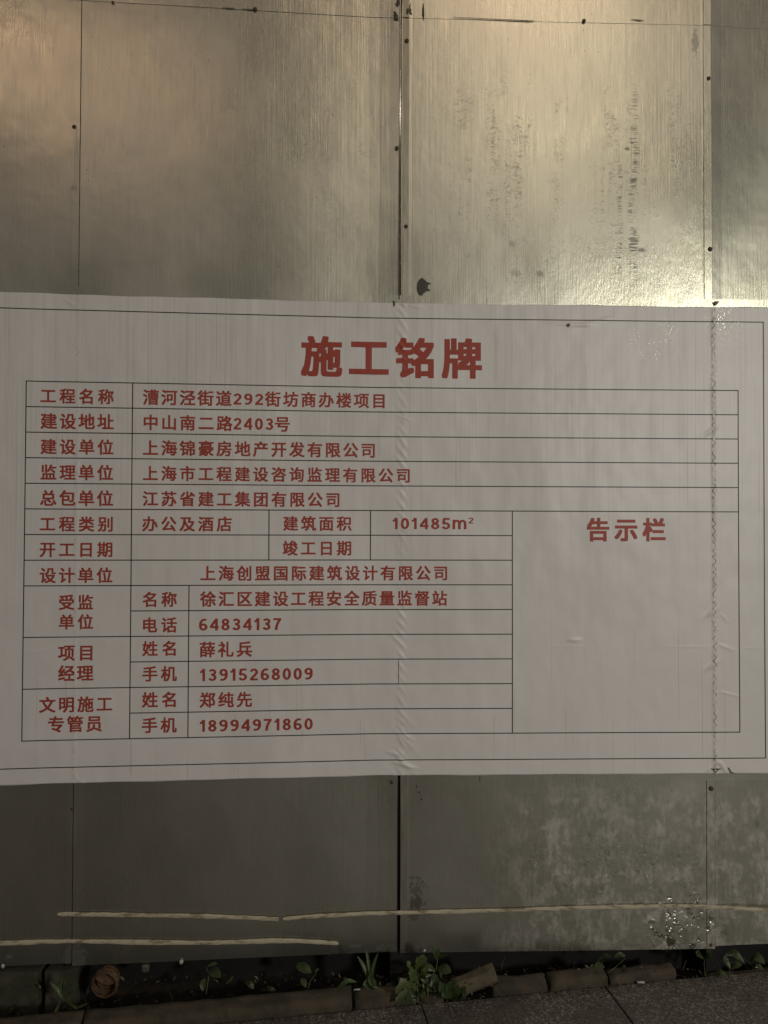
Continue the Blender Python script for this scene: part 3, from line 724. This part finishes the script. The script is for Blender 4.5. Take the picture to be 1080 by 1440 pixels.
# white butt on the paving edge
def small_tube(p, d, r, L, mat, name, label, cat):
    bm = bmesh.new(); bmesh.ops.create_cone(bm, segments=12, radius1=r, radius2=r, depth=L, cap_ends=True)
    bmesh.ops.transform(bm, matrix=d.to_track_quat('Z', 'Y').to_matrix().to_4x4(), verts=bm.verts)
    o = bm_obj(name, bm, mat, None, True); o.location = p; return tag(o, label, cat)
p = on_z(901, 1381.5, -.145); small_tube(Vector((p.x, p.y, -.145)), Vector((1, -.05, 0)), .0035, .026, WHITE, 'cigarette_butt', 'white cigarette butt lying on the paving edge at the right', 'cigarette butt')
p = on_z(502, 1394, -.118); small_tube(Vector((p.x, p.y, -.112)), Vector((1, .1, 0)), .0022, .022, WHITE, 'paper_stick', 'tiny white stick on the kerb beside the grass tuft', 'stick')

# ------------------------------------------------------------------ round wicker thing in the gap
wb = empty('wicker_basket'); cpt = on_y(150, 1379, -.13); wb.location = cpt-Vector((0, 0, .047))
tag(wb, 'small round orange brown wicker basket lying in the gap under the left sheet', 'basket')
def rings(name, spec, parent, mat, off=Vector((0, 0, .047)), seg=30, rr_=.0032):
    bm = bmesh.new()
    for (R_, y, r, squ) in spec:
        nt_ = 5; ring = []
        for i in range(seg):
            a = 2*math.pi*i/seg; row = []
            w_ = 1+.03*math.sin(a*7+y*300)
            cxx, czz = R_*w_*math.cos(a), R_*w_*squ*math.sin(a)
            for k in range(nt_):
                b = 2*math.pi*k/nt_; rad = r*math.cos(b)
                row.append(bm.verts.new(off+Vector((cxx+rad*math.cos(a), y+r*math.sin(b), czz+rad*math.sin(a)))))
            ring.append(row)
        for i in range(seg):
            for k in range(nt_):
                bm.faces.new((ring[i][k], ring[(i+1) % seg][k], ring[(i+1) % seg][(k+1) % nt_], ring[i][(k+1) % nt_]))
    bmesh.ops.recalc_face_normals(bm, faces=bm.faces)
    return bm_obj(name, bm, mat, parent, True)
RB = .043
rings('rim', [(RB, -.022, .0048, 1.0), (RB*.96, -.027, .003, 1.0)], wb, WICK)
rings('woven_wall', [(RB*math.sqrt(max(0.05, 1-(t/7.5)**2)), -.018+t*.006, .0036, 1) for t in range(8)], wb, WICK)
rings('woven_base', [(RB*.62*k/6+.003, .022-.0006*k, .0032, 1) for k in range(7)], wb, WICK)
bm = bmesh.new(); bmesh.ops.create_circle(bm, segments=24, radius=RB*.9, cap_ends=True, matrix=Matrix.Translation((0, .026, .047)) @ Matrix.Rotation(math.pi/2, 4, 'X'))
bm_obj('inner_lining', bm, WICK, wb)
# a woven lid sunk crooked in the mouth
lid = rings('lid', [(RB*.80*k/8+.002, -.012-.0008*k, .0028, .62) for k in range(9)], wb, WICK, Vector((0, 0, 0)))
lid.rotation_euler = (math.radians(-28), math.radians(14), 0); lid.location = (.002, 0, .062)
stv = rings('staves', [(RB*.5, -.016, .003, .35)], wb, WICK, Vector((0, 0, 0))); stv.location = (-.004, -.004, .045); stv.rotation_euler = (0, .35, 0)

# small grey clip by the basket
cc = on_y(205, 1361, -.05); bm = bmesh.new()
bmesh.ops.create_cube(bm, size=1, matrix=Matrix.Diagonal((.026, .02, .024, 1))); bmesh.ops.bevel(bm, geom=bm.edges[:], offset=.003, segments=2, affect='EDGES')
o = bm_obj('metal_bracket', bm, BAND); o.location = cc; tag(o, 'small square metal bracket in the dark gap right of the basket', 'bracket')

# ------------------------------------------------------------------ weeds
def leaf_bm(bm, path, width, toothed=False, fold=.25, up=Vector((0, -.6, .8))):
    n = len(path)*2+1; P = []
    for i in range(n):
        t = i/(n-1)*(len(path)-1); k = min(int(t), len(path)-2); f = t-k; P.append(path[k].lerp(path[k+1], f))
    rows = []
    for i, p in enumerate(P):
        t = i/(n-1); d = (P[min(i+1, n-1)]-P[max(i-1, 0)]).normalized(); side = d.cross(up)
        side = side.normalized() if side.length > .1 else Vector((1, 0, 0)); nn = side.cross(d).normalized()
        w = width*.5*(math.sin(math.pi*min(1, t*.93+.05))**.8)
        if toothed: w *= 1.0+(.30 if i % 2 else -.22)
        if i == n-1: w = width*.01
        rows.append([bm.verts.new(p+side*w+nn*w*fold), bm.verts.new(p+side*w*.5+nn*w*fold*.35), bm.verts.new(p), bm.verts.new(p-side*w*.5+nn*w*fold*.35), bm.verts.new(p-side*w+nn*w*fold)])
    for a, b in zip(rows, rows[1:]):
        for k in range(4): bm.faces.new((a[k], a[k+1], b[k+1], b[k]))
def tube_bm(bm, path, r0, r1, seg=6):
    rows = []
    for i, p in enumerate(path):
        d = (path[min(i+1, len(path)-1)]-path[max(i-1, 0)]).normalized(); a = d.cross(Vector((0, 1, .1))).normalized(); b = d.cross(a)
        r = r0+(r1-r0)*i/(len(path)-1)
        rows.append([bm.verts.new(p+(a*math.cos(q*2*math.pi/seg)+b*math.sin(q*2*math.pi/seg))*r) for q in range(seg)])
    for a, b in zip(rows, rows[1:]):
        for k in range(seg): bm.faces.new((a[k], a[(k+1) % seg], b[(k+1) % seg], b[k]))
def pxp(pts): return [on_y(p[0], p[1], p[2]) for p in pts]
def plant(name, label, cat, base, stems=(), leaves=(), mat=LEAF, group=None, leafname='leaf'):
    b = on_y(*base); root = empty(name, b); tag(root, label, cat, group); off = Matrix.Translation(-b)
    if stems:
        bm = bmesh.new()
        for pts, r in stems: tube_bm(bm, pxp(pts), r, r*.55)
        bm.transform(off); bm_obj('stem', bm, STEM, root, True)
    for lf in leaves:
        pts, w = lf[0], lf[1]; bm = bmesh.new()
        leaf_bm(bm, pxp(pts), w/375., *(lf[2:3] or (False,)))
        bm.transform(off); bm_obj(leafname, bm, lf[3] if len(lf) > 3 else mat, root, True)
    return root
plant('grass_tuft', 'small grass tuft growing over the left kerb beside the basket', 'grass tuft', (88, 1412, -.20), (), [
    ([(88, 1404, -.19), (82, 1392, -.19), (70, 1381, -.18)], 5), ([(88, 1404, -.19), (87, 1388, -.19), (87, 1372, -.19)], 4), ([(90, 1404, -.19), (91, 1388, -.2), (94, 1373, -.2)], 4),
    ([(92, 1402, -.19), (100, 1394, -.2), (111, 1384, -.2)], 4), ([(86, 1406, -.2), (80, 1420, -.26), (76, 1432, -.28)], 4), ([(94, 1408, -.2), (108, 1418, -.25), (126, 1410, -.27)], 3.5)], GRASSM, leafname='blade')
plant('seedling', 'weed seedling with two oval leaves in the dark gap under the left sheet', 'weed', (290, 1398, -.13),
      [([(290, 1398, -.13), (292, 1382, -.12), (294, 1371, -.11), (290, 1360, -.10)], .0012)], [
    ([(295, 1366, -.11), (302, 1367, -.13), (311, 1375, -.15)], 13), ([(288, 1376, -.12), (285, 1384, -.14), (286, 1394, -.15)], 8), ([(292, 1359, -.1), (300, 1356, -.1), (306, 1355, -.1)], 5), ([(346, 1381, -.08), (352, 1384, -.1), (357, 1391, -.1)], 8), ([(318, 1383, -.08), (324, 1380, -.08), (330, 1381, -.1)], 5)])
plant('seedling', 'weed seedling with one broad dark leaf, left of the pale grass tuft', 'weed', (432, 1398, -.13),
      [([(432, 1396, -.13), (436, 1380, -.11), (444, 1370, -.1), (446, 1362, -.1)], .0012)], [
    ([(417, 1357, -.1), (427, 1361, -.12), (438, 1368, -.13)], 13), ([(424, 1376, -.12), (427, 1381, -.13), (431, 1389, -.14)], 8), ([(443, 1367, -.1), (446, 1364, -.1), (449, 1362, -.1)], 3, False, LEAF2), ([(376, 1387, -.08), (380, 1391, -.1), (388, 1393, -.1)], 6)])
plant('grass_tuft', 'tall grass tuft with pale upright blades at the kerb joint near the middle', 'grass tuft', (521, 1398, -.17), (), [
    ([(520, 1391, -.165), (518, 1372, -.16), (510, 1356, -.15), (502, 1344, -.15)], 5.5), ([(522, 1391, -.165), (520, 1368, -.165), (516, 1340, -.15), (513, 1333, -.15)], 4), ([(522, 1391, -.165), (523, 1370, -.17), (527, 1352, -.17), (533, 1338, -.17)], 4.5),
    ([(524, 1391, -.165), (520, 1378, -.17), (522, 1364, -.18)], 6), ([(518, 1391, -.165), (513, 1384, -.17), (516, 1376, -.17)], 5), ([(471, 1397, -.17), (482, 1384, -.18), (490, 1379, -.18), (502, 1381, -.17)], 6), ([(524, 1392, -.165), (527, 1383, -.17), (525, 1376, -.17)], 5)], GRASSM, leafname='blade')
plant('toothed_weed', 'pale green weed with toothed leaves, standing under the middle joint of the hoarding', 'weed', (588, 1411, -.19),
      [([(588, 1410, -.19), (587, 1390, -.18), (588, 1368, -.17), (589, 1352, -.16)], .0028)], [
    ([(589, 1362, -.17), (594, 1352, -.18), (595, 1342, -.18)], 15, True), ([(588, 1364, -.17), (588, 1354, -.19), (586, 1346, -.2)], 12, True), ([(587, 1372, -.17), (579, 1360, -.18), (572, 1352, -.18)], 11, True),
    ([(587, 1380, -.18), (580, 1372, -.2), (577, 1362, -.2)], 12, True), ([(588, 1378, -.18), (596, 1368, -.2), (600, 1360, -.2)], 9, True), ([(587, 1392, -.18), (576, 1382, -.2), (566, 1384, -.21), (556, 1398, -.22)], 13, True),
    ([(588, 1400, -.19), (576, 1396, -.22), (564, 1404, -.23), (556, 1410, -.24)], 14, True, LEAF), ([(588, 1402, -.19), (592, 1396, -.22), (598, 1404, -.24)], 10, True, LEAF), ([(586, 1403, -.2), (580, 1404, -.23), (572, 1410, -.25)], 12, True, LEAF)], LEAF2)
plant('branching_weed', 'green weed with drooping oval leaves between the toothed weed and the broken stone', 'weed', (612, 1404, -.17),
      [([(602, 1402, -.17), (600, 1384, -.16), (604, 1374, -.15), (613, 1366, -.14), (615, 1352, -.13), (615, 1340, -.12)], .0018)], [
    ([(615, 1348, -.13), (613, 1338, -.14), (607, 1330, -.14)], 11), ([(615, 1344, -.13), (621, 1345, -.14), (630, 1342, -.15)], 4), ([(612, 1364, -.14), (604, 1361, -.16), (592, 1364, -.18)], 10), ([(616, 1362, -.14), (625, 1363, -.16), (635, 1367, -.17)], 14),
    ([(613, 1370, -.14), (611, 1380, -.17), (610, 1392, -.18)], 11), ([(603, 1376, -.15), (598, 1381, -.17), (596, 1392, -.18)], 7), ([(618, 1366, -.14), (624, 1374, -.15), (628, 1372, -.17)], 9), ([(606, 1370, -.15), (598, 1372, -.17), (593, 1370, -.18)], 6)])
plant('leafy_weed', 'low clump of dark green leaves against the foot of the broken stone', 'weed', (636, 1403, -.19), (), [
    ([(630, 1404, -.19), (622, 1392, -.2), (618, 1380, -.2)], 12), ([(632, 1404, -.19), (632, 1390, -.2), (638, 1378, -.2)], 11), ([(636, 1404, -.19), (642, 1394, -.2), (644, 1384, -.2)], 12), ([(640, 1404, -.19), (650, 1396, -.2), (655, 1386, -.2)], 11), ([(628, 1402, -.2), (626, 1398, -.22), (622, 1404, -.23)], 9), ([(644, 1404, -.2), (650, 1402, -.22), (656, 1398, -.22)], 9)])
plant('seedling', 'faint small seedling in the gap below the middle of the right sheet', 'weed', (850, 1375, -.08),
      [([(850, 1375, -.08), (848, 1362, -.07), (846, 1350, -.07)], .001), ([(850, 1372, -.08), (868, 1358, -.06), (880, 1347, -.05)], .0008)], [
    ([(846, 1352, -.07), (852, 1345, -.08), (860, 1344, -.09)], 7), ([(850, 1360, -.08), (842, 1356, -.09), (836, 1360, -.1)], 7), ([(864, 1346, -.06), (872, 1342, -.06), (880, 1345, -.06)], 6), ([(876, 1366, -.07), (878, 1361, -.08), (877, 1356, -.08)], 5)])
plant('seedling', 'pair of upright leaves under the right joint of the hoarding', 'weed', (992, 1372, -.07),
      [([(992, 1372, -.07), (990, 1356, -.06), (992, 1344, -.05)], .0011)], [
    ([(990, 1348, -.06), (984, 1344, -.08), (981, 1338, -.08)], 8), ([(992, 1348, -.06), (997, 1342, -.08), (1000, 1334, -.08)], 9), ([(984, 1346, -.07), (980, 1342, -.09), (983, 1336, -.09)], 6)])
plant('broad_leaf_weed', 'weed with three broad pointed leaves at the right, in front of the gap', 'weed', (1030, 1372, -.1),
      [([(1030, 1374, -.1), (1026, 1366, -.1), (1024, 1356, -.1), (1020, 1344, -.1)], .0012)], [
    ([(1020, 1342, -.1), (1032, 1340, -.13), (1047, 1354, -.15)], 11, False, LEAF), ([(1020, 1344, -.1), (1021, 1352, -.13), (1027, 1362, -.14)], 8), ([(1026, 1364, -.11), (1034, 1357, -.14), (1044, 1356, -.15)], 10, False, LEAF2), ([(1003, 1372, -.13), (1014, 1368, -.15), (1022, 1374, -.16)], 8)])
plant('round_leaf_weed', 'weed with one round curled leaf at the far right of the gap', 'weed', (1068, 1376, -.09),
      [([(1068, 1376, -.09), (1064, 1364, -.09), (1056, 1356, -.09), (1046, 1348, -.09)], .0012)], [
    ([(1055, 1353, -.09), (1064, 1345, -.12), (1076, 1356, -.14)], 13), ([(1058, 1362, -.09), (1066, 1358, -.12), (1074, 1364, -.12)], 8)])

# crowding undergrowth round the main clump and sparse sprigs in the trench: too small and mixed to count
bm = bmesh.new(); rr = random.Random(5)
for i in range(240):
    if i < 150: px = 555+rr.gauss(50, 34); py = 1398+rr.uniform(-14, 8); Y = -.15+rr.uniform(-.05, .04)
    else: px = rr.uniform(0, 1080); py = 1386+rr.uniform(-8, 6)-px*.022; Y = -.11+rr.uniform(-.04, .06)
    p = on_y(px, py, Y); a = rr.uniform(0, 6.28); L_ = rr.uniform(.008, .024)*(1 if i < 150 else .7)
    q = p+Vector((math.cos(a)*L_, math.sin(a)*L_*.6, rr.uniform(.1, 1)*L_)); leaf_bm(bm, [p, p.lerp(q, .5)+Vector((0, 0, L_*.15)), q], L_*rr.uniform(.3, .55))
ug = bm_obj('undergrowth', bm, LEAF, None, True); tag(ug, 'tiny leaves and shoots crowding the foot of the hoarding', 'undergrowth', kind='stuff')
